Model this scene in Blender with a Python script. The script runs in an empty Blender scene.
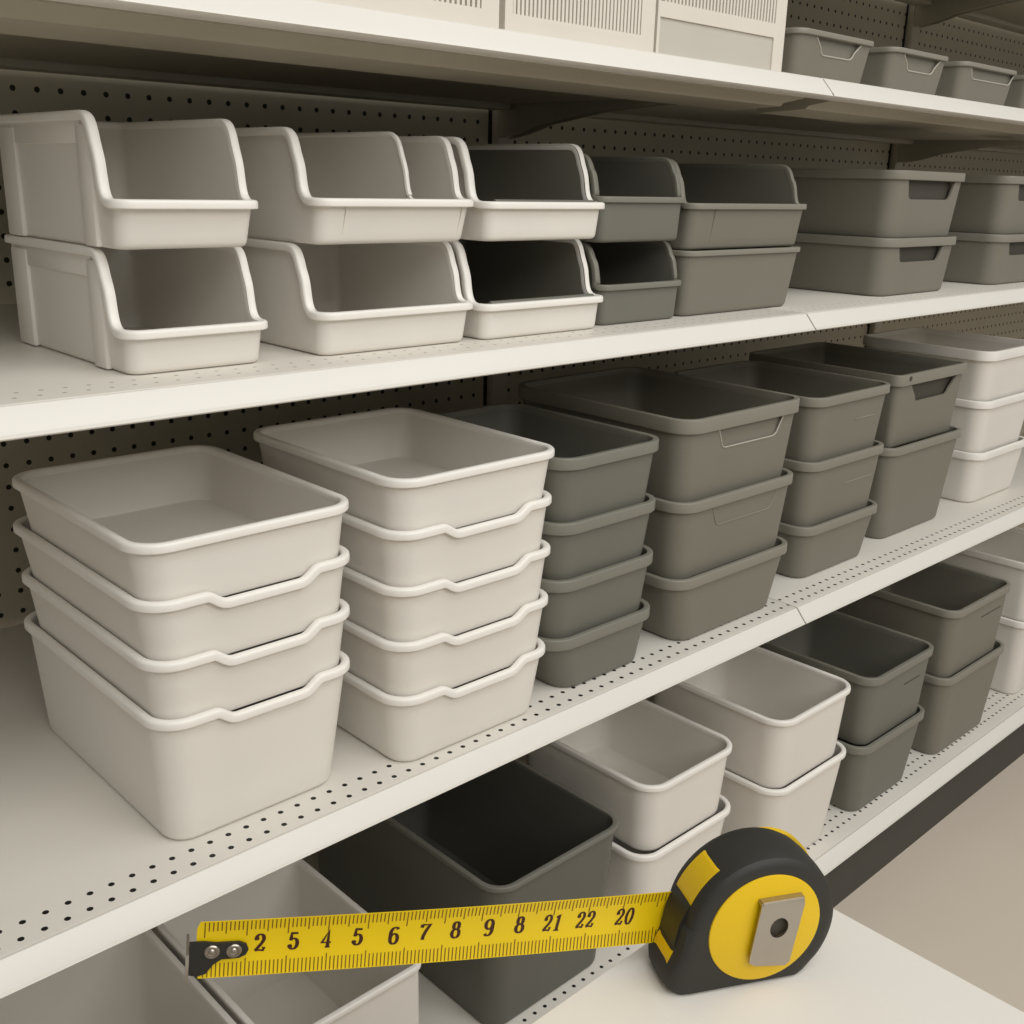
import bpy, bmesh, math, random
from mathutils import Vector, Matrix
random.seed(7)
C = bpy.context.scene.collection
ZF = 1.035                      # camera height above the floor
PI = math.pi

# ------------------------------------------------------------------ materials
def lin(c):
    c = c / 255.0
    return c / 12.92 if c <= 0.04045 else ((c + 0.055) / 1.055) ** 2.4
def rgb(r, g, b): return (lin(r), lin(g), lin(b), 1.0)

def plastic(name, col, rough=0.45, vary=0.05, bump=0.02, scale=9.0, metal=0.0, spec=0.4, grain=420.0):
    m = bpy.data.materials.new(name); m.use_nodes = True
    nt = m.node_tree; b = nt.nodes['Principled BSDF']
    b.inputs['Roughness'].default_value = rough
    b.inputs['Metallic'].default_value = metal
    b.inputs['Specular IOR Level'].default_value = spec
    tc = nt.nodes.new('ShaderNodeTexCoord')
    n = nt.nodes.new('ShaderNodeTexNoise'); n.inputs['Scale'].default_value = scale; n.inputs['Detail'].default_value = 3
    nt.links.new(tc.outputs['Object'], n.inputs['Vector'])
    mx = nt.nodes.new('ShaderNodeMix'); mx.data_type = 'RGBA'
    mx.inputs[6].default_value = tuple(c * (1 - vary) for c in col[:3]) + (1,)
    mx.inputs[7].default_value = tuple(min(1, c * (1 + vary)) for c in col[:3]) + (1,)
    nt.links.new(n.outputs['Fac'], mx.inputs[0]); nt.links.new(mx.outputs[2], b.inputs['Base Color'])
    if bump:
        g = nt.nodes.new('ShaderNodeTexNoise'); g.inputs['Scale'].default_value = grain
        nt.links.new(tc.outputs['Object'], g.inputs['Vector'])
        bp = nt.nodes.new('ShaderNodeBump'); bp.inputs['Strength'].default_value = bump; bp.inputs['Distance'].default_value = 0.001
        nt.links.new(g.outputs['Fac'], bp.inputs['Height']); nt.links.new(bp.outputs['Normal'], b.inputs['Normal'])
    return m

def holes_mat(name, col, rough, axes, pitch, origin, radius, rows=None, stagger=0.0, dark=(0.008, 0.0075, 0.006, 1)):
    """sheet metal with punched round holes on a grid (axes: indices of object coordinates);
    rows = (first, last) limits of the second axis; stagger shifts every other row by a fraction of the pitch"""
    m = plastic(name, col, rough, 0.04, 0.015, 5.0)
    nt = m.node_tree; b = nt.nodes['Principled BSDF']
    base = b.inputs['Base Color'].links[0].from_socket
    tc = nt.nodes.new('ShaderNodeTexCoord'); sp = nt.nodes.new('ShaderNodeSeparateXYZ')
    nt.links.new(tc.outputs['Object'], sp.inputs[0])
    def M(op, a, bb=None):
        n = nt.nodes.new('ShaderNodeMath'); n.operation = op
        for i, v in enumerate((a, bb)):
            if v is None: continue
            if hasattr(v, 'is_linked') or hasattr(v, 'links'): nt.links.new(v, n.inputs[i])
            else: n.inputs[i].default_value = v
        return n.outputs[0]
    u = M('SUBTRACT', sp.outputs[axes[0]], origin[0]); v = M('SUBTRACT', sp.outputs[axes[1]], origin[1])
    vi = M('FLOOR', M('ADD', M('DIVIDE', v, pitch[1]), 0.5))
    dv = M('SUBTRACT', v, M('MULTIPLY', vi, pitch[1]))
    if stagger:
        u = M('ADD', u, M('MULTIPLY', M('MODULO', M('ABSOLUTE', vi), 2.0), pitch[0] * stagger))
    ui = M('FLOOR', M('ADD', M('DIVIDE', u, pitch[0]), 0.5))
    du = M('SUBTRACT', u, M('MULTIPLY', ui, pitch[0]))
    d = M('SQRT', M('ADD', M('MULTIPLY', du, du), M('MULTIPLY', dv, dv)))
    mask = M('LESS_THAN', d, radius)
    if rows:
        mask = M('MULTIPLY', mask, M('MULTIPLY', M('GREATER_THAN', v, rows[0]), M('LESS_THAN', v, rows[1])))
    mx = nt.nodes.new('ShaderNodeMix'); mx.data_type = 'RGBA'
    nt.links.new(mask, mx.inputs[0]); nt.links.new(base, mx.inputs[6]); mx.inputs[7].default_value = dark
    nt.links.new(mx.outputs[2], b.inputs['Base Color'])
    return m

WHITE   = plastic('white_plastic', rgb(224, 219, 210), 0.42)
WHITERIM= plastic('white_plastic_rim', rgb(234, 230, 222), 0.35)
GRAY    = plastic('gray_plastic', rgb(122, 118, 106), 0.5)
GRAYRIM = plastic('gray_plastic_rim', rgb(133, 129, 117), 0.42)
GRAY2   = plastic('gray_green_plastic', rgb(112, 110, 100), 0.5)
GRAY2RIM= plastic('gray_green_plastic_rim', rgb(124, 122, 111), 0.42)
DARK    = plastic('charcoal_plastic', rgb(96, 95, 87), 0.5)
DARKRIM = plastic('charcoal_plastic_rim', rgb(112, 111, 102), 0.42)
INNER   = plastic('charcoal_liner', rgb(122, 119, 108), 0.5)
LINE    = plastic('pale_edge_plastic', rgb(176, 171, 158), 0.4)
SLOT    = plastic('slot_shadow_plastic', rgb(74, 70, 62), 0.6)  # dark tone for the shade in slots and holes, also the rivet
METAL   = plastic('shelf_enamel', rgb(214, 210, 200), 0.38, 0.025, 0.01, 3.0)
LIPM    = plastic('shelf_lip_enamel', rgb(222, 218, 210), 0.35, 0.02, 0.008, 3.0)
UNDER   = plastic('shelf_enamel_shaded', rgb(166, 159, 142), 0.5, 0.04, 0.01, 3.0)  # shelf enamel with the shade under the shelves darkened into its colour
UPR     = plastic('upright_enamel', rgb(176, 168, 150), 0.5, 0.04)
KICK    = plastic('kick_plate_dark', rgb(66, 64, 58), 0.6, 0.1)
GAPM    = plastic('dark_gap', rgb(30, 28, 22), 0.8)
BASKET  = plastic('basket_white', rgb(216, 209, 197), 0.45)
BASKETP = plastic('basket_gray_panel', rgb(190, 185, 174), 0.5)
TABLEM  = plastic('tabletop_white', rgb(222, 217, 208), 0.4, 0.02, 0.01, 3.0)
PEG = holes_mat('pegboard_enamel', rgb(176, 168, 148), 0.6, (0, 2), (0.0254, 0.0254), (0.4537, ZF + 0.0788), 0.0031)
FLOOR = plastic('vinyl_floor', rgb(206, 194, 178), 0.38, 0.06, 0.02, 2.2, grain=60)
RUBBER = plastic('black_rubber', rgb(45, 43, 38), 0.55, 0.12, 0.12, 30)
BLACKP = plastic('black_gloss', rgb(40, 39, 35), 0.35, 0.1, 0.05, 30)
YELLOW = plastic('yellow_shell', rgb(226, 186, 12), 0.4, 0.04, 0.04, 14)
BLADE  = plastic('yellow_blade', rgb(232, 198, 14), 0.32, 0.06, 0.01, 18)
STEEL  = plastic('brushed_steel', rgb(176, 168, 157), 0.33, 0.08, 0.08, 40, metal=1.0)
INK    = plastic('maroon_ink', rgb(62, 26, 16), 0.5)
TICK   = plastic('brown_tick_ink', rgb(118, 86, 12), 0.5)

# ------------------------------------------------------------------ object helpers
def thing(name, loc, label, cat, group=None):
    o = bpy.data.objects.new(name, None); C.objects.link(o)
    o.empty_display_size = 0.03
    o.location = (loc[0], loc[1], loc[2] + ZF)
    o['label'] = label; o['category'] = cat
    if group: o['group'] = group
    return o
def link(name, bm, mats, parent=None, sharp=35, off=None):
    """bm in camera-height coordinates; becomes ONE mesh object, local to its parent"""
    bmesh.ops.recalc_face_normals(bm, faces=bm.faces[:])
    base = Vector((0, 0, ZF))
    if parent is not None: base -= parent_loc(parent)
    for v in bm.verts: v.co += base
    me = bpy.data.meshes.new(name); bm.to_mesh(me); bm.free()
    for m in (mats if isinstance(mats, (list, tuple)) else [mats]): me.materials.append(m)
    for p in me.polygons: p.use_smooth = True
    me.set_sharp_from_angle(angle=math.radians(sharp))
    o = bpy.data.objects.new(name, me); C.objects.link(o)
    if parent is not None: o.parent = parent
    return o
def parent_loc(p):
    l = Vector(p.location)
    while p.parent is not None:
        p = p.parent; l += Vector(p.location)
    return l
def struct(name, bm, mat, sharp=35):
    o = link(name, bm, mat, None, sharp); o['kind'] = 'structure'; return o
def box(bm, x0, x1, y0, y1, z0, z1, bev=0.0, mi=0):
    vs = [bm.verts.new(p) for p in ((x0,y0,z0),(x1,y0,z0),(x1,y1,z0),(x0,y1,z0),(x0,y0,z1),(x1,y0,z1),(x1,y1,z1),(x0,y1,z1))]
    fs = [bm.faces.new([vs[i] for i in q]) for q in ((3,2,1,0),(4,5,6,7),(0,1,5,4),(1,2,6,5),(2,3,7,6),(3,0,4,7))]
    for f in fs: f.material_index = mi
    if bev:
        es = list({e for f in fs for e in f.edges})
        bmesh.ops.bevel(bm, geom=es, offset=bev, segments=2, profile=0.5, affect='EDGES')
def prism(bm, pts, axis_vec, origin=Vector((0,0,0)), e1=Vector((1,0,0)), e2=Vector((0,0,1)), mi=0):
    """polygon pts in (e1,e2) at origin, extruded along axis_vec"""
    a = [bm.verts.new(origin + e1*p[0] + e2*p[1]) for p in pts]
    b = [bm.verts.new(v.co + axis_vec) for v in a]
    n = len(pts)
    f = bm.faces.new(a); f.material_index = mi
    f = bm.faces.new(b[::-1]); f.material_index = mi
    for i in range(n):
        f = bm.faces.new([a[i], b[i], b[(i+1)%n], a[(i+1)%n]]); f.material_index = mi
def tube(bm, pts, r, seg=8, closed=False):
    rings = []
    n = len(pts)
    for i, p in enumerate(pts):
        p = Vector(p)
        a = Vector(pts[i-1]) if (i > 0 or closed) else p
        b = Vector(pts[(i+1) % n]) if (i < n-1 or closed) else p
        t = (b - a).normalized()
        s = t.cross(Vector((0,0,1)))
        if s.length < 1e-4: s = t.cross(Vector((0,1,0)))
        s.normalize(); w = s.cross(t)
        rings.append([bm.verts.new(p + s*r*math.cos(k*2*PI/seg) + w*r*math.sin(k*2*PI/seg)) for k in range(seg)])
    for i in range(n if closed else n-1):
        A = rings[i]; B = rings[(i+1) % n]
        for k in range(seg): bm.faces.new([A[k], A[(k+1)%seg], B[(k+1)%seg], B[k]])
    if not closed:
        bm.faces.new(rings[0][::-1]); bm.faces.new(rings[-1])

# ------------------------------------------------------------------ bins
NF, NC, NS, NB = 40, 7, 30, 8
def rrect(x0, x1, y0, y1, r):
    """CCW rounded rectangle; returns (x, y, nx, ny, segment, t)"""
    out = []
    def corner(cx, cy, a0, seg):
        for k in range(1, NC):
            a = a0 + (PI/2) * k / NC
            out.append((cx + r*math.cos(a), cy + r*math.sin(a), math.cos(a), math.sin(a), seg, k/NC))
    for k in range(NF+1): t = k/NF; out.append((x0+r+(x1-x0-2*r)*t, y0, 0, -1, 'F', t))
    corner(x1-r, y0+r, -PI/2, 'c')
    for k in range(NS+1): t = k/NS; out.append((x1, y0+r+(y1-y0-2*r)*t, 1, 0, 'R', t))
    corner(x1-r, y1-r, 0, 'c')
    for k in range(NB+1): t = k/NB; out.append((x1-r-(x1-x0-2*r)*t, y1, 0, 1, 'B', t))
    corner(x0+r, y1-r, PI/2, 'c')
    for k in range(NS+1): t = k/NS; out.append((x0, y1-r-(y1-y0-2*r)*t, -1, 0, 'L', t))
    corner(x0+r, y0+r, PI, 'c')
    return out

def loft(bm, rings, mi=0, cap0=True, cap1=True, mis=None):
    vr = [[bm.verts.new(p) for p in r] for r in rings]
    n = len(rings[0])
    for j in range(len(vr)-1):
        for i in range(n):
            f = bm.faces.new([vr[j][i], vr[j][(i+1)%n], vr[j+1][(i+1)%n], vr[j+1][i]])
            f.material_index = mis[j] if mis else mi
    if cap0: f = bm.faces.new(vr[0][::-1]); f.material_index = mis[0] if mis else mi
    if cap1: f = bm.faces.new(vr[-1]); f.material_index = mis[-1] if mis else mi

def body_bm(base, top, nrm, z0, wall=0.003, fil=0.005, two_tone=False, K=4):
    """base: list of (x,y); top: list of (x,y,z); nrm: outward 2-D normals"""
    n = len(base)
    def ring(f, inset, dz=None):
        r = []
        for i in range(n):
            zt = top[i][2]; z = z0 + (zt - z0)*f if dz is None else z0 + dz
            g = (z - z0)/(zt - z0)
            x = base[i][0] + (top[i][0]-base[i][0])*g - nrm[i][0]*inset
            y = base[i][1] + (top[i][1]-base[i][1])*g - nrm[i][1]*inset
            r.append((x, y, z))
        return r
    rings = [ring(0, fil, 0.0), ring(0, fil*0.5, fil*0.13), ring(0, fil*0.13, fil*0.5), ring(0, 0, fil)]
    for k in range(1, K+1): rings.append(ring(fil/0.1*0.4 + (1-fil/0.1*0.4)*k/K if k < K else 1.0, 0))
    no = len(rings)
    for k in range(K, 0, -1): rings.append(ring(k/K if k == K else 0.2+0.8*k/K, wall))
    rings += [ring(0, wall, wall+fil), ring(0, wall+fil*0.13, wall+fil*0.5), ring(0, wall+fil, wall)]
    bm = bmesh.new()
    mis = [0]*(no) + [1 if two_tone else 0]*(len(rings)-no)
    loft(bm, rings, mis=mis)
    return bm

def rim_bm(top, nrm, out=0.004, inn=0.0035, h=0.009, rnd=0.0016, drop=0.0):
    """closed band swept along the top loop"""
    n = len(top); sec = []
    def arc(cx, cy, a0, r):
        for k in range(4): a = a0 + (PI/2)*k/3; sec.append((cx + r*math.cos(a), cy + r*math.sin(a)))
    # section in (outward, up) with the top of the band at 0
    arc(out-rnd, -rnd, 0, rnd); arc(-inn+rnd, -rnd, PI/2, rnd)
    rb = min(rnd*0.6, 0.001)
    arc(-inn+rb, -h+rb, PI, rb); arc(out-rb, -h+rb, 1.5*PI, rb)
    bm = bmesh.new(); rings = []
    T = [Vector(p) for p in top]
    for i in range(n):
        t = (T[(i+1)%n] - T[i-1]).normalized()
        o = Vector((nrm[i][0], nrm[i][1], 0)); o = (o - t*o.dot(t)).normalized()
        u = -(t.cross(o)).normalized()
        rings.append([bm.verts.new(T[i] + o*a + u*(b+drop)) for a, b in sec])
    m = len(sec)
    for i in range(n):
        A, B = rings[i], rings[(i+1)%n]
        for k in range(m): bm.faces.new([A[k], B[k], B[(k+1)%m], A[(k+1)%m]])
    return bm

def smooth(t): t = max(0, min(1, t)); return t*t*(3-2*t)

def scoop_pts(w0, w1, h, r=0.010, top=0.0):
    """outline of a grip: wide at the top (w0), narrower and rounded at the bottom (w1)"""
    p = [(-w0/2, top)]
    for s in (-1, 1):
        cx = s*(w1/2 - r); cy = -h + r
        ang = [PI + 0.25 + (PI/2-0.25)*k/5 for k in range(6)] if s < 0 else [1.5*PI + (PI/2-0.25)*k/5 for k in range(6)]
        for a in ang: p.append((cx + r*math.cos(a), cy + r*math.sin(a)))
    p.append((w0/2, top))
    return p

def cut(o, bm):
    """boolean difference applied at once; the cutter is deleted"""
    base = Vector((0,0,ZF)) - parent_loc(o.parent)
    bmesh.ops.recalc_face_normals(bm, faces=bm.faces[:])
    for v in bm.verts: v.co += base
    me = bpy.data.meshes.new('cutter'); bm.to_mesh(me); bm.free()
    c = bpy.data.objects.new('cutter', me); C.objects.link(c); c.parent = o.parent
    m = o.modifiers.new('b', 'BOOLEAN'); m.object = c; m.operation = 'DIFFERENCE'; m.solver = 'EXACT'
    bpy.context.view_layer.update()
    dg = bpy.context.evaluated_depsgraph_get()
    new = bpy.data.meshes.new_from_object(o.evaluated_get(dg))
    o.modifiers.clear(); old = o.data; o.data = new; new.name = old.name
    bpy.data.objects.remove(c); bpy.data.meshes.remove(me)
    for p in o.data.polygons: p.use_smooth = True
    o.data.set_sharp_from_angle(angle=math.radians(35))

def bin_plain(name, x0, x1, y0, y1, z0, z1, label, group, mats=(WHITE, WHITERIM), base=None, r=0.022, rim='round',
              notch=None, grip=None, cat='storage bin', rot=0.0, extra=None, fil=0.005):
    """x0..x1 / y0..y1: outside of the rim; base = insets (left, right, front, back) of the foot from the rim"""
    bl, br, bf, bb = base if base else (0.010, 0.010, 0.012, 0.012)
    t = thing(name, ((x0+x1)/2, (y0+y1)/2, z0), label, cat, group)
    ro = 0.004
    top = rrect(x0+ro, x1-ro, y0+ro, y1-ro, r)
    bot = rrect(x0+bl, x1-br, y0+bf, y1-bb, max(r-0.003, 0.008))
    nr = [(p[2], p[3]) for p in top]
    def zt(p):
        if notch and p[4] == 'F':
            a, b, dep, ramp = notch
            return z1 - dep*smooth((p[5]-a)/ramp)*smooth((b-p[5])/ramp)
        return z1
    tp = [(p[0], p[1], zt(p)) for p in top]
    bodytop = [(p[0], p[1], p[2]-0.002) for p in tp]
    body = link('body', body_bm([(p[0], p[1]) for p in bot], bodytop, nr, z0, 0.003, fil), mats[0], t)
    if rim == 'round': rb = rim_bm(tp, nr, 0.0040, 0.0035, 0.0076, 0.0026)
    elif rim == 'band': rb = rim_bm(tp, nr, 0.0035, 0.0035, 0.012, 0.0014)
    elif rim == 'deep': rb = rim_bm(tp, nr, 0.0035, 0.0035, 0.016, 0.0012)
    else: rb = rim_bm(tp, nr, 0.003, 0.0033, 0.006, 0.0014)
    link('rim', rb, mats[1], t)
    if grip:
        kind, cx, w0, w1, h, dz = grip     # cx: centre along the front as a fraction
        xc = x0 + (x1-x0)*cx
        g = (z1 - dz - z0)/(z1 - z0)
        def yat(z): q = (z - z0)/(z1 - z0); return y0+bf + (ro-bf)*q
        pts = scoop_pts(w0, w1, h)
        zg = z1 - dz
        if kind in ('hole', 'pocket'):
            cb = bmesh.new(); prism(cb, pts, Vector((0, 0.03, 0)), Vector((xc, y0-0.012, zg)))
            cut(body, cb)
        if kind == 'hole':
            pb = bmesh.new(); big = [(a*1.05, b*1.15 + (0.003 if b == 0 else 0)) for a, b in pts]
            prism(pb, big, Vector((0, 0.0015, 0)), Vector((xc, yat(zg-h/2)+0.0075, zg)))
            o = link('grip', pb, SLOT, t); o['label'] = 'recessed grip under the rim, its shade painted dark'  # dark panel stands in for the shaded inside of the bin
        if kind == 'pocket':
            pb = bmesh.new(); big = [(a*1.06, b*1.06 + (0.002 if b == 0 else 0)) for a, b in pts]
            prism(pb, big, Vector((0, 0.002, 0)), Vector((xc, yat(zg-h/2)+0.0032, zg)))
            o = link('grip', pb, mats[0], t)
        if kind in ('pocket', 'outline', 'holeline'):
            lb = bmesh.new()
            tube(lb, [(xc+a, yat(zg+b)-0.0003, zg+b) for a, b in pts], 0.0009 if kind == 'pocket' else 0.0008, 6)
            o = link('grip_edge', lb, LINE if kind == 'pocket' else mats[1], t)
            if kind == 'pocket': o['label'] = 'pale rounded edge of the grip'
        if kind == 'slot':
            lb = bmesh.new(); z = zg
            box(lb, xc-w0/2, xc+w0/2, yat(z)-0.0006, yat(z)+0.002, z-0.0011, z+0.0011, 0.0005)
            o = link('label_slot', lb, SLOT, t); o['label'] = 'narrow dark slot across the front'
        if kind == 'ridge':
            lb = bmesh.new(); z = zg
            tube(lb, [(xc-w0/2, yat(z), z), (xc+w0/2, yat(z), z)], 0.0010, 6)
            link('grip_ridge', lb, mats[1], t)
    if extra: extra(t, locals())
    if rot: t.rotation_euler = (0, 0, rot)
    return t

def hopper_path(yf, hf, yp, H, y1, r):
    """(y,z) points from the front corner up the S-shaped cheek to the back corner"""
    ctrl = [((yf+r, hf), (yf+r+0.010, hf+0.0005), (yf+r+0.013, hf+0.006)), ]
    P = []
    def bez(a, b, c, d, n):
        for k in range(n):
            t = k/n; s = 1-t
            P.append((s**3*a[0]+3*s*s*t*b[0]+3*s*t*t*c[0]+t**3*d[0], s**3*a[1]+3*s*s*t*b[1]+3*s*t*t*c[1]+t**3*d[1]))
    m = (yp-0.010, hf+(H-hf)*0.42)
    m2 = (yp-0.004, H-(H-hf)*0.30)
    bez((yf+r, hf), (m[0]-0.004, hf+0.0005), (m[0]-0.003, hf+0.004), m, 24)
    bez(m, (m[0]+0.003, m[1]+0.010), (m2[0]-0.002, m2[1]-0.006), m2, 12)
    bez(m2, (m2[0]+0.004, H-0.004), (yp+0.004, H), (yp+0.016, H), 18)
    bez((yp+0.016, H), (yp+0.05, H), (y1-r-0.05, H), (y1-r, H), 40)
    P.append((y1-r, H))
    # resample: dense over the S, sparse behind it
    d = [0]
    for a, b in zip(P, P[1:]): d.append(d[-1] + math.hypot(b[0]-a[0], b[1]-a[1]))
    k0 = 54; dS = d[k0]
    want = [dS*k/24 for k in range(25)] + [dS + (d[-1]-dS)*k/(NS-24) for k in range(1, NS-24+1)]
    out = []
    j = 0
    for w in want:
        while j < len(d)-2 and d[j+1] < w: j += 1
        f = (w-d[j])/max(d[j+1]-d[j], 1e-9)
        out.append((P[j][0]+(P[j+1][0]-P[j][0])*f, P[j][1]+(P[j+1][1]-P[j][1])*f))
    return out

def bin_hopper(name, x0, x1, yf, yb, yp, y1, z0, hf, H, label, group, mats=(WHITE, WHITERIM), inner=None, r=0.012, divider=None,
               rimp=(0.0045, 0.003, 0.0065, 0.0022), posts=False, seams=None, inner_rim=False):
    """open-fronted bin: yf front of the rim, yb front of the foot, yp where the cheek reaches full height"""
    t = thing(name, ((x0+x1)/2, (yf+y1)/2, z0), label, 'storage bin', group)
    ro = rimp[0]
    top = rrect(x0+ro, x1-ro, yf+ro, y1-ro, r)
    bot = rrect(x0+ro+0.001, x1-ro-0.001, yb, y1-ro-0.004, r)
    nr = [(p[2], p[3]) for p in top]
    path = hopper_path(yf+ro, z0+hf, yp, z0+H, y1-ro, r)
    tp = []
    for p in top:
        if p[4] == 'R':
            q = path[round(p[5]*NS)]; tp.append((p[0], q[0], q[1]))
        elif p[4] == 'L':
            q = path[NS-round(p[5]*NS)]; tp.append((p[0], q[0], q[1]))
        elif p[4] == 'F' or (p[4] == 'c' and p[1] < (yf+y1)/2): tp.append((p[0], p[1], z0+hf))
        else: tp.append((p[0], p[1], z0+H))
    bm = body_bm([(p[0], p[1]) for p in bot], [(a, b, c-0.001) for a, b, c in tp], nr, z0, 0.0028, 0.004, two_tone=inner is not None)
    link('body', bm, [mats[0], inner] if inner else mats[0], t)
    o = link('rim', rim_bm(tp, nr, *rimp), mats[1], t)
    if inner_rim:
        lb = bmesh.new()
        pts = [(p[0]-q[0]*0.0055, p[1]-q[1]*0.0055, p[2]-0.001) for p, q, s in zip(tp, nr, top) if s[4] == 'F']
        tube(lb, pts, 0.0028, 8)
        o = link('liner_edge', lb, DARKRIM, t); o['label'] = 'gray edge of the dark inside behind the front rim'
    if divider:
        xd = x0 + (x1-x0)*divider
        pb = bmesh.new()
        poly = [(q[0]+0.004, q[1]-0.001) for q in path] + [(y1-0.012, z0+H-0.001), (y1-0.012, z0+0.004), (yb+0.006, z0+0.004), (yf+r+0.004, z0+hf-0.001)]
        prism(pb, poly, Vector((0.003, 0, 0)), Vector((xd-0.0015, 0, 0)), Vector((0,1,0)), Vector((0,0,1)))
        d = link('divider', pb, mats[0], t)
        eb = bmesh.new(); tube(eb, [(xd, q[0]+0.004, q[1]-0.001) for q in path if q[1] > z0+hf+0.002], 0.0025, 8)
        link('divider_rim', eb, mats[1], d)
    if posts:
        for (a, b) in ((yp+0.004, yp+0.026), (y1-0.05, y1-0.018)):
            pb = bmesh.new(); box(pb, x0+ro-0.0025, x0+ro+0.003, a, b, z0+0.0005, z0+H-0.009, 0.0018)
            link('corner_post', pb, mats[0], t)
        pb = bmesh.new(); box(pb, x0+ro-0.0012, x0+ro+0.003, yp+0.02, y1-0.04, z0+H-0.022, z0+H-0.006, 0.001)
        link('side_band', pb, mats[0], t)
    if seams:
        for s in seams:
            xs = x0 + (x1-x0)*s; pb = bmesh.new()
            tube(pb, [(xs, yb-0.0001, z0+0.003), (xs, yf+ro+0.0001, z0+hf-0.006)], 0.0005, 6)
            link('mould_seam', pb, mats[0], t)
    return t

# ------------------------------------------------------------------ shelving
BAYS = [(-0.07, 1.15), (1.15, 2.352), (2.352, 3.55)]
YB = 1.255
LEV = dict(U=(0.70, 0.395), T=(0.711, 0.1185), A=(0.700, -0.1435), B=(0.669, -0.512), C=(0.640, -0.909))
def deck_mat(name, yc, rows, start):
    return holes_mat(name, rgb(212, 207, 197), 0.4, (0, 1), (0.0162, 0.0172), (0.2075, yc+start), 0.0024, rows, 0.55)
DM = {'A': holes_mat('deck_upper', rgb(212, 207, 197), 0.4, (0, 1), (0.0162, 0.0172), (0.2075, 0.7165), 0.0016, (-0.009, 0.026), 0.55, (0.30, 0.28, 0.24, 1)),
      'B': deck_mat('deck_middle', 0.669, (-0.009, 0.026), 0.0100),
      'C': deck_mat('deck_base', 0.640, (-0.009, 0.046), 0.0215),
      'T': METAL, 'U': METAL}
def shelf(lv, bay, label):
    yc, zc = LEV[lv]; x0, x1 = BAYS[bay]; x0 += 0.0008; x1 -= 0.0008
    t = thing('metal_shelf', ((x0+x1)/2, (yc+YB)/2, zc-0.02), label, 'shelf', 'white metal shelves of the rack')
    bm = bmesh.new(); box(bm, x0, x1, yc+0.0008, YB-0.022, zc-0.009, zc, 0.0012)
    d = link('deck', bm, DM[lv], t)
    # the deck's hole pattern is laid out in world x/y: cancel the object offset
    off = parent_loc(t)
    for m in d.data.materials: pass
    for v in d.data.vertices: v.co += off
    d.location = -off
    # sloping price rail in front
    s = [(0, -0.0012), (-0.0012, -0.0012), (-0.0150, -0.0172), (-0.0158, -0.0190), (-0.0148, -0.0198), (-0.0080, -0.0212), (0.004, -0.0212), (0.004, -0.009), (0.0, -0.009)]
    if lv == 'T': s = [(a*1.12, b*1.05) for a, b in s]
    bm = bmesh.new(); prism(bm, s, Vector((x1-x0-0.0012, 0, 0)), Vector((x0+0.0006, yc, zc)), Vector((0,1,0)), Vector((0,0,1)))
    link('price_rail', bm, LIPM, t)
    bm = bmesh.new(); prism(bm, [(-0.0143,-0.0171),(-0.0152,-0.0182),(-0.0160,-0.0190),(-0.0163,-0.0184),(-0.0154,-0.0172),(-0.0147,-0.0164)], Vector((x1-x0-0.0012,0,0)), Vector((x0+0.0006, yc, zc)), Vector((0,1,0)), Vector((0,0,1)))
    link('rail_bead', bm, METAL, t)
    if lv in 'TU':
        bm = bmesh.new()
        prism(bm, [(0.004,-0.010),(0.004,-0.0235),(0.03,-0.0275),(0.034,-0.031),(0.098,-0.034),(0.102,-0.031),(0.102,-0.010)], Vector((x1-x0-0.05,0,0)), Vector((x0+0.025, yc, zc)), Vector((0,1,0)), Vector((0,0,1)))
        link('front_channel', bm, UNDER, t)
        bm = bmesh.new(); box(bm, x0+0.025, x1-0.025, YB-0.06, YB-0.024, zc-0.024, zc-0.0095, 0.002)
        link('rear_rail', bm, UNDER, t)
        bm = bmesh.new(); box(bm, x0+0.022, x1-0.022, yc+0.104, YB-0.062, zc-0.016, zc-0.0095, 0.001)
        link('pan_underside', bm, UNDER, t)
    for xb in (x0+0.010, x1-0.013):
        bm = bmesh.new()
        pts = [(YB-0.019, zc-0.0095), (YB-0.019, zc-0.062), (YB-0.06, zc-0.056), (1.147, zc-0.043), (1.047, zc-0.029), (0.943, zc-0.0225), (yc+0.11, zc-0.020), (yc+0.02, zc-0.019), (yc+0.02, zc-0.0095)]
        if lv in 'ABC': pts = [(YB-0.019, zc-0.0095), (YB-0.019, zc-0.06), (1.1, zc-0.04), (yc+0.02, zc-0.019), (yc+0.02, zc-0.0095)]
        prism(bm, pts, Vector((0.003, 0, 0)), Vector((xb, 0, 0)), Vector((0,1,0)), Vector((0,0,1)))
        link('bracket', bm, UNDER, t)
    return t

# setting
bm = bmesh.new(); box(bm, -3.0, 5.5, -3.5, 3.0, -ZF-0.05, -ZF); struct('floor', bm, FLOOR)
bm = bmesh.new(); box(bm, -0.3, 3.6, YB, YB+0.02, -ZF, 0.95); struct('wall_back', bm, PEG)
for i, x in enumerate((1.1565, 2.356)):
    bm = bmesh.new()
    box(bm, x-0.0155, x+0.0155, YB-0.016, YB-0.0005, -ZF, 0.95, 0.002)
    for s in (-1, 1): box(bm, x+s*0.0185-0.003, x+s*0.0185+0.003, YB-0.001, YB+0.0005, -ZF, 0.95, mi=1)
    struct('trim_%d' % (i+1), bm, [UPR, GAPM])
bm = bmesh.new(); box(bm, -0.3, 3.6, 0.645, 0.66, -ZF, -0.9305); struct('baseboard_front', bm, KICK)

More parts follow.
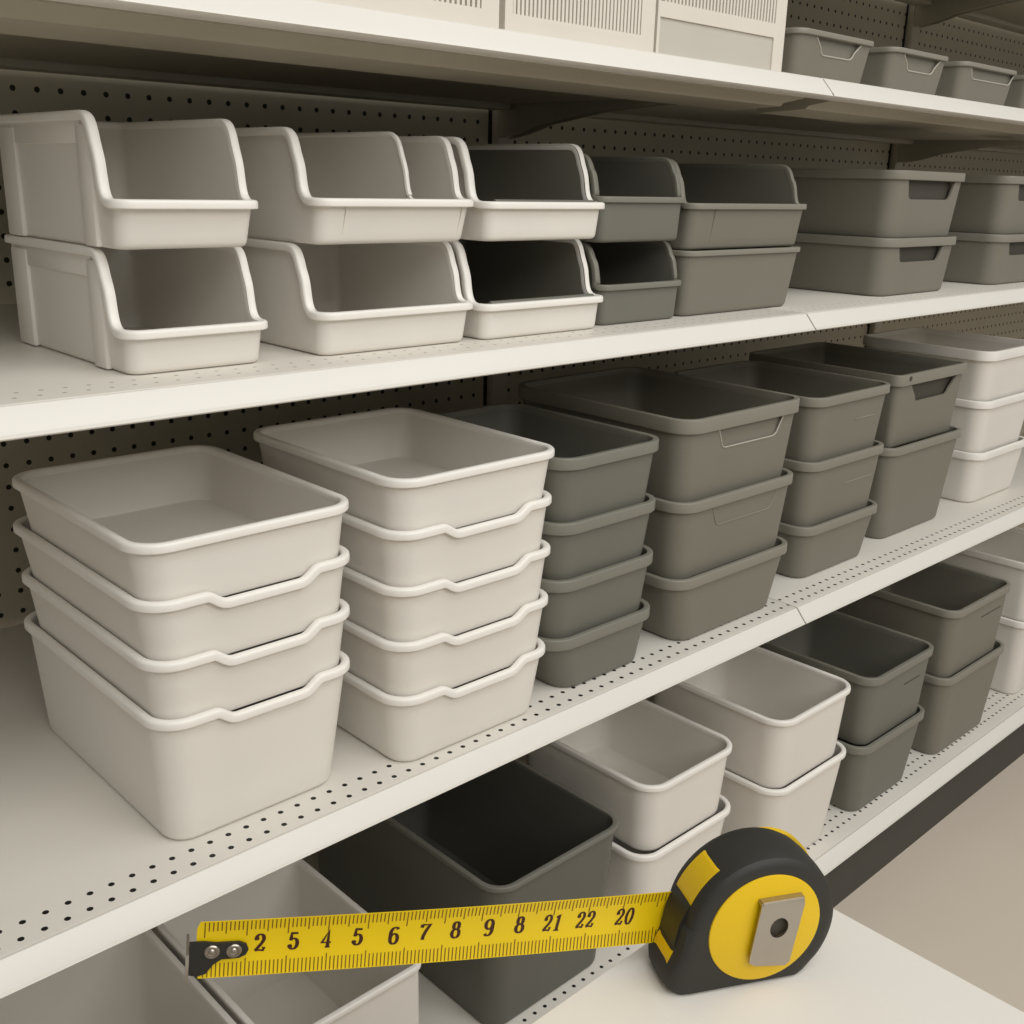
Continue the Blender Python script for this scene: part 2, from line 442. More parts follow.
BN = {0: 'left-hand bay', 1: 'right-hand bay, past the rail joint', 2: 'far bay, cut off by the right edge of the photo'}
shelf('T', 0, 'white metal shelf high up under slotted white baskets, left of the joint')
shelf('T', 1, 'white metal shelf high up under a row of small gray bins, right of the joint')
shelf('T', 2, 'farthest stretch of the high shelf, only its underside seen above the right gray boxes')
shelf('A', 0, 'white perforated metal shelf carrying the open-front bins, left of its rail joint')
shelf('A', 1, 'white metal shelf carrying lidless gray boxes with dark grip holes, right of its rail joint')
shelf('A', 2, 'farthest stretch of the open-front bins shelf, past the right edge boxes')
shelf('B', 0, 'white perforated shelf at middle height under the tall white stacks, left of the joint')
shelf('B', 1, 'white perforated shelf at middle height under gray and white stacks, right of the rail joint')
shelf('C', 0, 'lowest white shelf behind the tape measure, left part under the large dark bin')
shelf('C', 1, 'lowest white shelf above the dark kick plate, right part under gray bin pairs')
shelf('U', 1, 'topmost shelf whose pale underside shows in the upper right corner')
shelf('U', 2, 'farthest topmost shelf, underside only, beyond the upper right corner')

G = (GRAY, GRAYRIM); G2 = (GRAY2, GRAY2RIM); W = (WHITE, WHITERIM); D = (DARK, DARKRIM)
zA, zB, zC, zT = LEV['A'][1], LEV['B'][1], LEV['C'][1], LEV['T'][1]
e = 0.0003

# ---- shelf A: open-front bins
gA = 'open-front bins in two layers on the upper shelf'
HA = 0.0885
bin_hopper('open_front_bin', 0.326, 0.446, 0.735, 0.746, 0.774, 0.968, zA+e, 0.0335, HA, 'white open-front bin at far left, bottom one, standing on the upper shelf', gA, posts=True, r=0.011)
bin_hopper('open_front_bin', 0.324, 0.439, 0.730, 0.744, 0.768, 0.962, zA+HA+2*e, 0.0345, HA+0.004, 'white open-front bin at far left, stacked on another, highest at the left edge', gA, posts=True, r=0.011)
bin_hopper('open_front_bin', 0.488, 0.656, 0.732, 0.743, 0.770, 0.955, zA+e, 0.0365, HA, 'wide white open-front bin on the shelf, second from left, without divider', gA, r=0.011)
bin_hopper('divided_open_front_bin', 0.488, 0.655, 0.732, 0.746, 0.772, 0.955, zA+HA+2*e, 0.0365, HA+0.001, 'wide white open-front bin with a dividing wall inside, stacked second from left', gA, r=0.011, divider=0.66, seams=(0.17, 0.90))
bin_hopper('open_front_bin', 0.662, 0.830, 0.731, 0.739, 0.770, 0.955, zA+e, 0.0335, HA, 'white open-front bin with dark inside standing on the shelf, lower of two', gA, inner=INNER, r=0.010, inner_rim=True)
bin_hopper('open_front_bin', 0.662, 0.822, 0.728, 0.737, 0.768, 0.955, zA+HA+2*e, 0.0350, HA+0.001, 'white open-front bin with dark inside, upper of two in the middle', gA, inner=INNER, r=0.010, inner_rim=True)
bin_hopper('open_front_bin', 0.836, 0.970, 0.743, 0.749, 0.768, 0.955, zA+e, 0.042, HA-0.005, 'narrow gray open-front bin, lower of two beside the white dark-lined bins', gA, mats=G2, r=0.010, rimp=(0.0035, 0.003, 0.006, 0.0014))
bin_hopper('open_front_bin', 0.828, 0.966, 0.743, 0.749, 0.768, 0.955, zA+HA-0.005+2*e, 0.0455, 0.0865, 'narrow gray open-front bin, upper of two beside the white dark-lined bins', gA, mats=G2, r=0.010, rimp=(0.0035, 0.003, 0.006, 0.0014))
bin_plain('open_top_box', 0.970, 1.203, 0.740, 0.975, zA+e, -0.0705, 'gray lidless box under the widest gray open-front bin', gA, mats=G, rim='slim', r=0.014, base=(0.010,0.012,0.012,0.012))
bin_hopper('open_front_bin', 0.970, 1.199, 0.737, 0.748, 0.770, 0.975, -0.0705+e, 0.0505, 0.0960, 'widest gray open-front bin, dark inside, stacked on a plain gray box', gA, mats=G, inner=INNER, r=0.012, rimp=(0.0035, 0.003, 0.0065, 0.0014), seams=(0.18,))
gA2 = 'gray boxes with grip holes on the upper shelf'
for i, (xa, xb) in enumerate(((1.403, 1.620), (1.760, 1.985))):
    lab = (['gray box with dark grip hole standing on the upper shelf, lower of the pair', 'gray box with dark grip hole stacked on its twin, upper of the pair'],
           ['gray box cut off by the right photo edge, lower of two on the upper shelf', 'gray box cut off by the right photo edge, upper of two on the upper shelf'])[i]
    bin_plain('grip_hole_box', xa, xb, 0.734, 0.955, zA+e, -0.0640, lab[0], gA2, mats=G, rim='band', r=0.026, base=(0.006,0.012,0.011,0.011), grip=('hole', 0.45, 0.130, 0.118, 0.0215, 0.0115))
    bin_plain('grip_hole_box', xa+0.002, xb, 0.734, 0.955, -0.0640+e-0.003, 0.0250, lab[1], gA2, mats=G, rim='band', r=0.026, base=(0.009,0.014,0.011,0.011), grip=('hole', 0.475, 0.138, 0.126, 0.025, 0.0125))

# ---- shelf B: stacks
def stack(name, x, y, rims, z0, labels, group, mats, **kw):
    """rims: top to bottom list of (x0, x1, z1, y1, extra)"""
    nest = kw.pop('nest', 0.004); base = kw.pop('base', None); foot = kw.pop('foot', None)
    n = len(rims)
    for i, (xa, xb, z1, yb, ex) in enumerate(rims):
        zb = z0 + e if i == n-1 else rims[i+1][2] - nest
        k = dict(kw); k.update(ex); k['fil'] = 0.005 if i == n-1 else 0.0018
        if i == n-1 and foot: k['base'] = foot
        else:
            b = base or (0.010, 0.010, 0.010, 0.011); nx0, nx1, _, nyb, _ = rims[i+1]; q = 0.0095
            k['base'] = (max(b[0], nx0 + q - xa), max(b[1], xb - nx1 + q), max(b[2], q), max(b[3], yb - nyb + q))
        bin_plain(name, xa, xb, y + k.pop('dy', 0), yb, zb, z1, labels[i], group, mats, **k)

nt = dict(notch=(0.17, 0.90, 0.0090, 0.13))
stack('white_storage_bin', 0, 0.694,
      [(0.302, 0.496, -0.2555, 0.955, {}), (0.304, 0.496, -0.301, 0.972, nt), (0.307, 0.495, -0.3495, 0.974, nt), (0.308, 0.494, -0.3985, 0.985, nt)], zB,
      ['white bin with plain rim on top of the leftmost middle-shelf stack', 'white bin with dipped front rim, second from top in the leftmost stack',
       'white bin with dipped front rim, third from top in the leftmost stack', 'deep white bin with dipped rim at the bottom of the leftmost stack'],
      'white bins in the leftmost middle-shelf stack', W, r=0.024, nest=0.0105, base=(0.0095,0.0095,0.0095,0.011), foot=(0.011,0.019,0.012,0.012))
nt2 = dict(notch=(0.17, 0.90, 0.0085, 0.13))
stack('white_storage_bin', 0, 0.676,
      [(0.519, 0.719, -0.2405, 0.924, {}), (0.518, 0.7175, -0.2865, 0.925, nt2), (0.518, 0.7185, -0.3375, 0.93, nt2), (0.518, 0.7180, -0.389, 0.935, nt2), (0.518, 0.7165, -0.4415, 0.94, nt2)], zB,
      ['white bin with plain rim on top of the stack of five', 'dipped-rim white bin, second from top in the stack of five', 'dipped-rim white bin in the middle of the stack of five',
       'dipped-rim white bin, second from bottom in the stack of five', 'dipped-rim white bin at the bottom of the stack of five'],
      'white bins in the stack of five', W, r=0.024, nest=0.0105, base=(0.0095,0.0095,0.0095,0.011), foot=(0.010,0.016,0.009,0.012))
stack('gray_storage_bin', 0, 0.685,
      [(0.723, 0.888, -0.257, 0.930, {}), (0.721, 0.889, -0.323, 0.935, {}), (0.7205, 0.891, -0.3835, 0.94, {}), (0.7205, 0.892, -0.4475, 0.94, {})], zB,
      ['slim gray bin on top of the stack of four next to the white five', 'slim gray bin, second from top in the stack of four', 'slim gray bin, third from top in the stack of four', 'slim gray bin at the bottom of the stack of four'],
      'slim gray bins in the stack of four', G2, rim='band', r=0.026, base=(0.010,0.010,0.011,0.012), foot=(0.028,0.016,0.009,0.012))
stack('gray_storage_bin', 0, 0.680,
      [(0.910, 1.147, -0.2425, 0.960, dict(grip=('pocket', 0.535, 0.128, 0.112, 0.024, 0.0158), rim='deep')), (0.912, 1.150, -0.3365, 0.955, dict(grip=('outline', 0.53, 0.130, 0.114, 0.023, 0.014))), (0.912, 1.154, -0.4275, 0.95, {})], zB,
      ['wide gray bin with pale-edged grip pocket on top of its stack', 'wide gray bin with faint grip outline, middle of its stack of three', 'wide shallow gray bin at the bottom of the stack at the joint'],
      'wide gray bins in the stack at the joint', G, rim='band', r=0.026, base=(0.011,0.011,0.012,0.012), foot=(0.027,0.024,0.011,0.012))
stack('gray_storage_bin', 0, 0.703,
      [(1.207, 1.413, -0.257, 0.950, dict(grip=('ridge', 0.66, 0.05, 0, 0, 0.040))), (1.210, 1.417, -0.343, 0.95, dict(grip=('ridge', 0.66, 0.075, 0, 0, 0.042))), (1.213, 1.421, -0.432, 0.95, {})], zB,
      ['medium gray bin on top of the three just right of the joint', 'medium gray bin in the middle of the three just right of the joint', 'medium gray bin at the bottom of the three just right of the joint'],
      'medium gray bins right of the joint', G, rim='band', r=0.024, base=(0.011,0.011,0.012,0.012), foot=(0.020,0.017,0.014,0.012))
def pivot(t, L):
    b = bmesh.new()
    tube(b, [(L['x0']+0.030, L['y0']-0.0004, L['z1']-0.006), (L['x0']+0.030, L['y0']+0.004, L['z1']-0.006)], 0.0035, 12)
    o = link('rivet', b, SLOT, t); o['label'] = 'dark round rivet at the rim corner'
bin_plain('gray_storage_bin', 1.456, 1.700, 0.719, 0.985, zB+e, -0.3635, 'tall gray bin under the one with the scooped handle', 'tall gray pair on the middle shelf', G, rim='band', r=0.022, base=(0.026,0.024,0.014,0.014))
bin_plain('gray_storage_bin', 1.452, 1.676, 0.719, 0.985, -0.3675, -0.2545, 'gray bin with dark inside and wide scooped handle, upper of a tall pair', 'tall gray pair on the middle shelf', (GRAY, GRAYRIM), rim='deep', r=0.012, base=(0.018,0.006,0.014,0.016),
          grip=('hole', 0.53, 0.150, 0.108, 0.029, 0.0158), extra=pivot)
stack('white_storage_bin', 0, 0.720,
      [(1.752, 1.97, -0.247, 0.960, dict(rim='deep')), (1.762, 1.978, -0.331, 0.96, {}), (1.770, 1.985, -0.420, 0.96, {})], zB,
      ['white bin on top of the three at the right edge of the middle shelf', 'white bin in the middle of the three at the right edge', 'white bin at the bottom of the three at the right edge'],
      'white bins at the right edge of the middle shelf', W, rim='band', r=0.026, base=(0.010,0.010,0.012,0.012), foot=(0.018,0.014,0.014,0.012))

# ---- shelf C
bin_plain('white_storage_bin', 0.190, 0.386, 0.695, 0.960, zC+e, -0.750, 'white lidless bin cut off at the bottom left corner, left of the tape hook', 'white bins at the lower left', W, rim='slim', r=0.030, base=(0.010,0.012,0.014,0.012))
bin_plain('white_storage_bin', 0.390, 0.569, 0.695, 0.935, zC+e, -0.750, 'white lidless bin directly behind the hook end of the yellow tape', 'white bins at the lower left', W, rim='slim', r=0.012, base=(0.004,0.004,0.004,0.006))
bin_plain('charcoal_storage_bin', 0.652, 0.862, 0.686, 1.07, zC+e, -0.7105, 'deep charcoal bin behind the yellow tape blade on the lowest shelf', None, D, rim='slim', r=0.026, base=(0.016,0.012,0.018,0.014))
def pair(x0u, x1u, zu, x0l, x1l, zl, y0, y1, labs, grp, mats, name, rim='band', r=0.024, grips=(None, None), dyl=0.0, foot=(0.024,0.022,0.014,0.012)):
    bin_plain(name, x0l, x1l, y0+dyl, y1, zC+e, zl, labs[1], grp, mats, rim=rim, r=r, base=foot, grip=grips[1])
    q = 0.0095; ub = (max(0.011, x0l+q-x0u), max(0.011, x1u-x1l+q), 0.010, 0.012)
    bin_plain(name, x0u, x1u, y0, y1, zl-0.005, zu, labs[0], grp, mats, rim=rim, r=r, base=ub, grip=grips[0])
pair(0.901, 1.084, -0.690, 0.895, 1.094, -0.784, 0.686, 0.93, ['white bin right above the tape measure, upper of two on the lowest shelf', 'white bin partly hidden behind the tape measure case, under another white bin'], 'white bin pair behind the tape case', W, 'white_storage_bin', rim='round', r=0.028)
pair(1.117, 1.307, -0.663, 1.120, 1.318, -0.767, 0.648, 0.89, ['white bin beside the charcoal-gray pair, upper of two on the lowest shelf', 'white bin beside the charcoal-gray pair, lower of two, right of the tape case'], 'white bin pair left of the gray pairs', W, 'white_storage_bin', rim='round', r=0.028)
pair(1.350, 1.555, -0.6755, 1.346, 1.558, -0.786, 0.648, 0.89, ['gray bin with dark inside next to the white pair, upper on the lowest shelf', 'gray bin next to the white pair, lower, standing on the lowest shelf'], 'nearer gray bin pair on the lowest shelf', G2, 'gray_storage_bin', grips=(('slot', 0.66, 0.05, 0, 0, 0.040), None))
pair(1.600, 1.826, -0.637, 1.606, 1.846, -0.757, 0.648, 0.89, ['gray bin with slotted front, upper of the far pair on the lowest shelf', 'gray bin, lower of the far pair on the lowest shelf'], 'farther gray bin pair on the lowest shelf', G, 'gray_storage_bin', grips=(('slot', 0.66, 0.075, 0, 0, 0.036), None))
pair(1.940, 2.160, -0.640, 1.940, 2.160, -0.752, 0.655, 0.89, ['white bin cut by the right edge, upper one on the lowest shelf', 'white bin cut by the right edge, lower one on the lowest shelf'], 'white bin pair at the right edge of the lowest shelf', W, 'white_storage_bin', rim='band')

# ---- shelf T: slotted baskets and small gray bins
def basket(x0, x1, label, panel=False):
    y0, y1 = 0.733, 0.96; z0 = zT+e; z1 = z0+0.20
    t = thing('slotted_basket', ((x0+x1)/2, (y0+y1)/2, z0), label, 'basket', 'slotted white baskets on the high shelf')
    bm = bmesh.new()
    box(bm, x0+0.003, x1-0.003, y0+0.0042, y1-0.003, z0, z0+0.003)
    box(bm, x0, x0+0.003, y0+0.0042, y1, z0, z1, 0.001); box(bm, x1-0.003, x1, y0+0.0042, y1, z0, z1, 0.001)
    box(bm, x0, x1, y1-0.003, y1, z0, z1, 0.001)
    link('body', bm, BASKET, t)
    zb = z0 + (0.050 if panel else 0.0165)
    pl, pr = 0.020, 0.020
    bm = bmesh.new()
    if panel:
        box(bm, x0+0.004, x1-pr, y0, y0+0.004, z0+0.036, zb)
        box(bm, x1-pr, x1, y0, y0+0.004, z0, z1-0.02)
        box(bm, x0, x0+0.004, y0, y0+0.004, z0, z1-0.02)
    else:
        box(bm, x0, x1, y0, y0+0.004, z0, zb)
        box(bm, x1-pr, x1, y0, y0+0.004, zb, z1-0.02); box(bm, x0, x0+pl*0.45, y0, y0+0.004, zb, z1-0.02)
    box(bm, x0, x1, y0, y0+0.004, z1-0.02, z1)
    link('front_frame', bm, BASKET, t)
    bm = bmesh.new(); xa = x0+pl*0.45; xb = x1-pr; n = 34
    for k in range(n):
        x = xa + (xb-xa)*(k+0.5)/n; box(bm, x-0.0015, x+0.0015, y0+0.0006, y0+0.0036, zb-0.001, z1-0.019)
    link('slats', bm, BASKET, t)
    if panel:
        bm = bmesh.new(); box(bm, x0+0.003, x1-pr+0.001, y0+0.002, y0+0.004, z0, z0+0.037)
        o = link('front_panel', bm, BASKETP, t); o['label'] = 'plain gray panel below the slots'
    bm = bmesh.new(); box(bm, x0+0.0032, x1-0.0032, y0+0.014, y0+0.0155, z0+0.003, z1-0.01)
    link('liner', bm, BASKETP, t)
    return t
basket(0.455, 0.673, 'white slotted basket on the high shelf, leftmost at the top photo edge')
basket(0.680, 0.878, 'white slotted basket in the middle of the three on the high shelf')
basket(0.882, 1.101, 'white basket with a plain gray panel, beside the small gray bins', True)
gT = 'small gray bins on the high shelf'
tl = ['small gray bin with scooped grip, right next to the white baskets', 'small gray bin with scooped grip, second from the white baskets',
      'small gray bin with a flap front, third from the white baskets', 'small gray bin cut by the right photo edge on the high shelf']
for i, (xa, xb) in enumerate(((1.118, 1.290), (1.330, 1.486), (1.526, 1.704), (1.750, 1.91))):
    bin_plain('small_gray_bin', xa, xb, 0.722, 0.93, zT+e, 0.1695, tl[i], gT, G, rim='slim', r=0.014, base=(0.010,0.010,0.012,0.012),
              grip=('pocket', 0.51, 0.098, 0.074, 0.018, 0.0065) if i < 2 else ('pocket', 0.53, 0.140, 0.130, 0.014, 0.0065))

# ------------------------------------------------------------------ table and tape measure
zt = -0.45
t = thing('display_table', (0.12, 0.0, -ZF), 'white tabletop in the foreground under the yellow tape measure', 'table')
x0, x1, y0, y1 = -0.33, 0.571, -0.36, 0.341
bm = bmesh.new()
pts = []
for cx, cy, a0 in ((x1-0.012, y0+0.012, -PI/2), (x1-0.012, y1-0.012, 0), (x0+0.012, y1-0.012, PI/2), (x0+0.012, y0+0.012, PI)):
    for k in range(7): a = a0 + PI/2*k/6; pts.append((cx+0.012*math.cos(a), cy+0.012*math.sin(a)))
rings = [[(x + (0.0015 if False else 0), y, z) for x, y in pts] for z in (zt-0.022, zt-0.0015)]
cxm, cym = (x0+x1)/2, (y0+y1)/2
rings.append([(x - math.copysign(0.0012, x-cxm), y - math.copysign(0.0012, y-cym), zt) for x, y in pts])
loft(bm, rings); link('tabletop', bm, TABLEM, t)
for lx in (x0+0.05, x1-0.05):
    for ly in (y0+0.05, y1-0.05):
        bm = bmesh.new()
        loft(bm, [[(lx+s*math.cos(a), ly+s*math.sin(a), z) for a in [k*PI/8 for k in range(16)]] for s, z in ((0.012, -ZF), (0.014, -ZF+0.01), (0.017, zt-0.024), (0.017, zt-0.0215))])
        link('leg', bm, METAL, t)

P1 = Vector((0.4319, 0.2966, zt)); U = Vector((0.88282, -0.46971, 0)); Nf = Vector((-0.46971, -0.88282, 0)); V = Vector((0, 0, 1))
def TP(a, b, o): return P1 + U*a + V*b + Nf*o        # along the face, up, towards the viewer (negative = into the case)
ctr = P1 + U*0.045 - Nf*0.019
tape = thing('tape_measure', ctr, 'yellow and black tape measure with its blade pulled out, standing on the white table', 'tape measure')
def arc_pts(cx, cy, r, a0, a1, n): return [(cx + r*math.cos(math.radians(a0+(a1-a0)*k/n)), cy + r*math.sin(math.radians(a0+(a1-a0)*k/n))) for k in range(n+1)]
RC, CX, CY = 0.0470, 0.0490, 0.0375
outline = [(0.002, 0.0), (0.0755, 0.0), (0.0800, 0.0028)] + arc_pts(CX, CY, RC, -33, 172, 44) + [(0.0002, 0.042), (-0.0012, 0.034), (-0.0030, 0.026), (-0.0066, 0.018), (-0.0090, 0.011), (-0.0084, 0.005), (-0.0030, 0.0004)]
def inset_outline(pts, d):
    out = []
    for a, b in pts:
        f = 1 - d/0.043
        out.append((0.042 + (a-0.042)*f, max(0.0004, 0.040 + (b-0.040)*f - (0.6*d*(1-b/0.02) if b < 0.02 else 0))))
    return out
def tape_loft(bm, layers):
    rings = [[tuple(TP(a, b, o)) for a, b in inset_outline(outline, d)] for o, d in layers]
    loft(bm, rings)
TH = 0.0370
bm = bmesh.new()
tape_loft(bm, [(0.0008, 0.011), (0.0008, 0.0055), (-0.0003, 0.0026), (-0.0022, 0.0007), (-0.0050, 0.0), (-0.012, -0.0006), (-TH+0.012, -0.0006), (-TH+0.0060, 0.0), (-TH+0.0030, 0.001), (-TH+0.0008, 0.0034), (-TH, 0.0065), (-TH, 0.012)])
case = link('case', bm, RUBBER, tape, 30); case['label'] = 'black rubber case'
def disc(name, r, o0, o1, cx, cy, mat, parent, rnd=0.001, sx=1.0):
    b = bmesh.new(); A = [k*2*PI/64 for k in range(64)]
    L = [[tuple(TP(cx + (r-d)*math.cos(a)*sx, cy + (r-d)*math.sin(a), o)) for a in A] for o, d in ((o0, 0), (o1-rnd, 0), (o1-rnd*0.3, rnd*0.3), (o1, rnd))]
    loft(b, L); return link(name, b, mat, parent, 40)
o = disc('side_plate', 0.0355, -0.001, 0.0017, 0.0485, 0.0395, YELLOW, tape); o['label'] = 'round yellow plate on the near side'
o = disc('side_plate', 0.0400, -TH+0.001, -TH-0.0034, 0.0610, 0.0372, YELLOW, tape); o['label'] = 'round yellow plate on the far side'
# yellow shell strips and black lock button along the mouth side
def strip(name, a0, a1, lift, mat, oa=-0.0088, ob=-0.0285, pts=None):
    """band that follows the case outline from angle a0 to a1 (degrees, around the case centre)"""
    b = bmesh.new()
    path = pts or [(CX + RC*math.cos(math.radians(a0+(a1-a0)*k/14)), CY + RC*math.sin(math.radians(a0+(a1-a0)*k/14))) for k in range(15)]
    n = len(path); rings = []
    for i, (a, bb) in enumerate(path):
        p = Vector(path[max(i-1,0)]); q = Vector(path[min(i+1,n-1)]); tt = (q-p).normalized(); nrm = Vector((tt.y, -tt.x))
        if nrm.x > 0: nrm = -nrm
        e1 = 0.0012 if i in (0, n-1) else 0
        outp = (a + nrm.x*(lift - e1), bb + nrm.y*(lift - e1)); inp = (a - nrm.x*0.004, bb - nrm.y*0.004)
        rings.append([tuple(TP(inp[0], inp[1], oa)), tuple(TP(outp[0], outp[1], oa)), tuple(TP(outp[0], outp[1], ob)), tuple(TP(inp[0], inp[1], ob))])
    loft(b, rings)
    bmesh.ops.bevel(b, geom=[x for x in b.edges if len(x.link_faces) == 2 and x.calc_face_angle(0) > 0.9], offset=0.0008, segments=2, affect='EDGES')
    return link(name, b, mat, tape, 40)
o = strip('shell_strip', 124, 160, 0.0008, YELLOW); o['label'] = 'broad yellow strip above the lock button'
o = strip('lock_button', 0, 0, 0.0016, BLACKP, pts=[(0.0060, 0.0560), (0.0028, 0.0485), (0.0002, 0.042), (-0.0010, 0.035), (-0.0028, 0.0275)]); o['label'] = 'black lock button'
o = strip('shell_strip', 0, 0, 0.0010, YELLOW, pts=[(-0.0030, 0.0262), (-0.0040, 0.0235), (-0.0056, 0.0200), (-0.0078, 0.0150)]); o['label'] = 'narrow yellow strip below the lock button'
# belt clip: bent plate with a hole
b = bmesh.new()
q = [(0.0420, 0.0590), (0.0692, 0.0585), (0.0696, 0.0565), (0.0645, 0.0165), (0.0618, 0.0143), (0.0420, 0.0175), (0.0380, 0.0205), (0.0381, 0.0230)]
hole = [(0.0548 + 0.0058*math.cos(k*2*PI/28), 0.0420 + 0.0068*math.sin(k*2*PI/28)) for k in range(28)]
def clip_o(v): return 0.0050 - 0.0010*((0.060 - v)/0.045)
outer = []
for i in range(len(q)):
    a = q[i]; c = q[(i+1) % len(q)]; m = 6
    for k in range(m): outer.append((a[0]+(c[0]-a[0])*k/m, a[1]+(c[1]-a[1])*k/m))
def poly_with_hole(b, outer, hole, o_of, d):
    va = [b.verts.new(TP(x, y, o_of(y)+d)) for x, y in outer]; vh = [b.verts.new(TP(x, y, o_of(y)+d)) for x, y in hole]
    ea = [b.edges.new((va[i], va[(i+1)%len(va)])) for i in range(len(va))]; eh = [b.edges.new((vh[i], vh[(i+1)%len(vh)])) for i in range(len(vh))]
    bmesh.ops.triangle_fill(b, use_beauty=True, edges=ea+eh)
    return va, vh
va, vh = poly_with_hole(b, outer, hole, clip_o, 0.0); wa, wh = poly_with_hole(b, outer, hole, clip_o, 0.0013)
for A, B in ((va, wa), (vh, wh)):
    for i in range(len(A)): b.faces.new([A[i], A[(i+1)%len(A)], B[(i+1)%len(A)], B[i]])
clip = link('belt_clip', b, STEEL, tape, 30); clip['label'] = 'steel belt clip with a round hole'
o = disc('clip_hole_back', 0.0090, 0.0014, 0.0022, 0.0552, 0.0418, SLOT, tape); o['label'] = 'dark disc painted as the shaded inside of the clip hole'  # flat disc, the shade inside the hole is in its colour
b = bmesh.new()   # the fold at the top that ties the clip to the case
prism(b, [(0.0418, 0.0013), (0.0418, 0.0052), (0.0424, 0.0064), (0.0690, 0.0064), (0.0694, 0.0052), (0.0694, 0.0013)], V*0.0028, TP(0, 0.0582, 0), U, Nf)
bmesh.ops.bevel(b, geom=b.edges[:], offset=0.0006, segments=2, affect='EDGES')
link('clip_fold', b, STEEL, clip, 30)

# blade
L0, L1 = (-0.2672, 0.0602), (0.004, 0.0325)
BW = 0.0350; OB = -0.0300
bd = (Vector(L1)-Vector(L0)); BL = bd.length; bd.normalize(); bn = Vector((-bd.y, bd.x))
def BP(s, w, lift=0.0):
    """s metres from the hook end, w across (-1..1); the blade is slightly cupped and sags a little"""
    sag = -0.0016*math.sin(PI*min(1, s/BL))
    c = Vector(L0) + bd*s + bn*(w*BW/2)
    return TP(c.x, c.y + sag, OB - 0.0016*(1-w*w) + 0.0008 + lift)
b = bmesh.new(); NSg, NW = 48, 8
fr = [[b.verts.new(BP(BL*i/NSg + (0.0016 if (i == 0 and j in (0, NW)) else 0), -1+2*j/NW)) for j in range(NW+1)] for i in range(NSg+1)]
bk = [[b.verts.new(BP(BL*i/NSg + (0.0016 if (i == 0 and j in (0, NW)) else 0), -1+2*j/NW, -0.0003)) for j in range(NW+1)] for i in range(NSg+1)]
for i in range(NSg):
    for j in range(NW):
        b.faces.new([fr[i][j], fr[i+1][j], fr[i+1][j+1], fr[i][j+1]]); b.faces.new([bk[i][j], bk[i][j+1], bk[i+1][j+1], bk[i+1][j]])
    for j in (0, NW): b.faces.new([fr[i][j], bk[i][j], bk[i+1][j], fr[i+1][j]])
for i in (0, NSg):
    for j in range(NW): b.faces.new([fr[i][j], fr[i][j+1], bk[i][j+1], bk[i][j]])
blade = link('blade', b, BLADE, tape); blade['label'] = 'yellow blade printed with dark numbers'
# printed graduation marks
b = bmesh.new()
def quad(s0, s1, w0, w1, lift=0.00018):
    n = 4; prev = None
    for k in range(n+1):
        w = w0 + (w1-w0)*k/n
        cur = (b.verts.new(BP(s0, w, lift)), b.verts.new(BP(s1, w, lift)))
        if prev: b.faces.new([prev[0], prev[1], cur[1], cur[0]])
        prev = cur
pitch = 0.00215; k = 0; s = 0.004
while s < BL-0.004:
    long_t = 0.58 if k % 10 == 0 else (0.46 if k % 5 == 0 else 0.35)
    th = 0.00030
    quad(s-th, s+th, 0.97, 0.97-long_t*1.0)
    long_b = 0.56 if k % 10 == 0 else 0.45
    quad(s-th, s+th, -0.97, -0.97+long_b)
    s += pitch; k += 1
o = link('graduation_marks', b, TICK, blade); o['kind'] = 'stuff'

# numerals drawn with a broad pen: thick verticals, thin horizontals
def ell(cx, cy, rx, ry, a0, a1, n=20): return [(cx+rx*math.cos(math.radians(a0+(a1-a0)*k/n)), cy+ry*math.sin(math.radians(a0+(a1-a0)*k/n))) for k in range(n+1)]
GL = {
 '0': [ell(0.5, 0.5, 0.36, 0.47, 90, 450, 32)],
 '1': [[(0.22, 0.80), (0.52, 0.95), (0.52, 0.03)], [(0.22, 0.03), (0.82, 0.03)]],
 '2': [ell(0.20, 0.72, 0.05, 0.05, -90, 270, 10), [(0.15, 0.72)] + ell(0.48, 0.70, 0.33, 0.26, 170, -20, 16) + [(0.62, 0.42), (0.30, 0.18), (0.13, 0.05)], [(0.13, 0.06), (0.50, 0.08), (0.82, 0.06), (0.87, 0.24)]],
 '4': [[(0.62, 0.02), (0.62, 0.97), (0.08, 0.28), (0.92, 0.28)], [(0.40, 0.03), (0.84, 0.03)]],
 '5': [[(0.82, 0.93), (0.26, 0.93), (0.22, 0.52)] + ell(0.46, 0.33, 0.36, 0.29, 130, -160, 20), ell(0.18, 0.20, 0.05, 0.05, -90, 270, 10), [(0.30, 0.90), (0.80, 0.90)]],
 '6': [[(0.80, 0.84)] + ell(0.56, 0.62, 0.40, 0.34, 60, 180, 12) + ell(0.50, 0.31, 0.34, 0.28, 170, 530, 28)],
 '7': [[(0.12, 0.74), (0.16, 0.93)], [(0.15, 0.92), (0.50, 0.89), (0.88, 0.93), (0.60, 0.55), (0.45, 0.28), (0.42, 0.03)]],
 '8': [ell(0.5, 0.73, 0.26, 0.22, 0, 360, 26), ell(0.5, 0.28, 0.34, 0.25, 0, 360, 28)],
 '9': [[(0.20, 0.16)] + ell(0.44, 0.38, 0.40, 0.34, 240, 360, 12) + ell(0.50, 0.69, 0.34, 0.28, -10, 350, 28)],
}
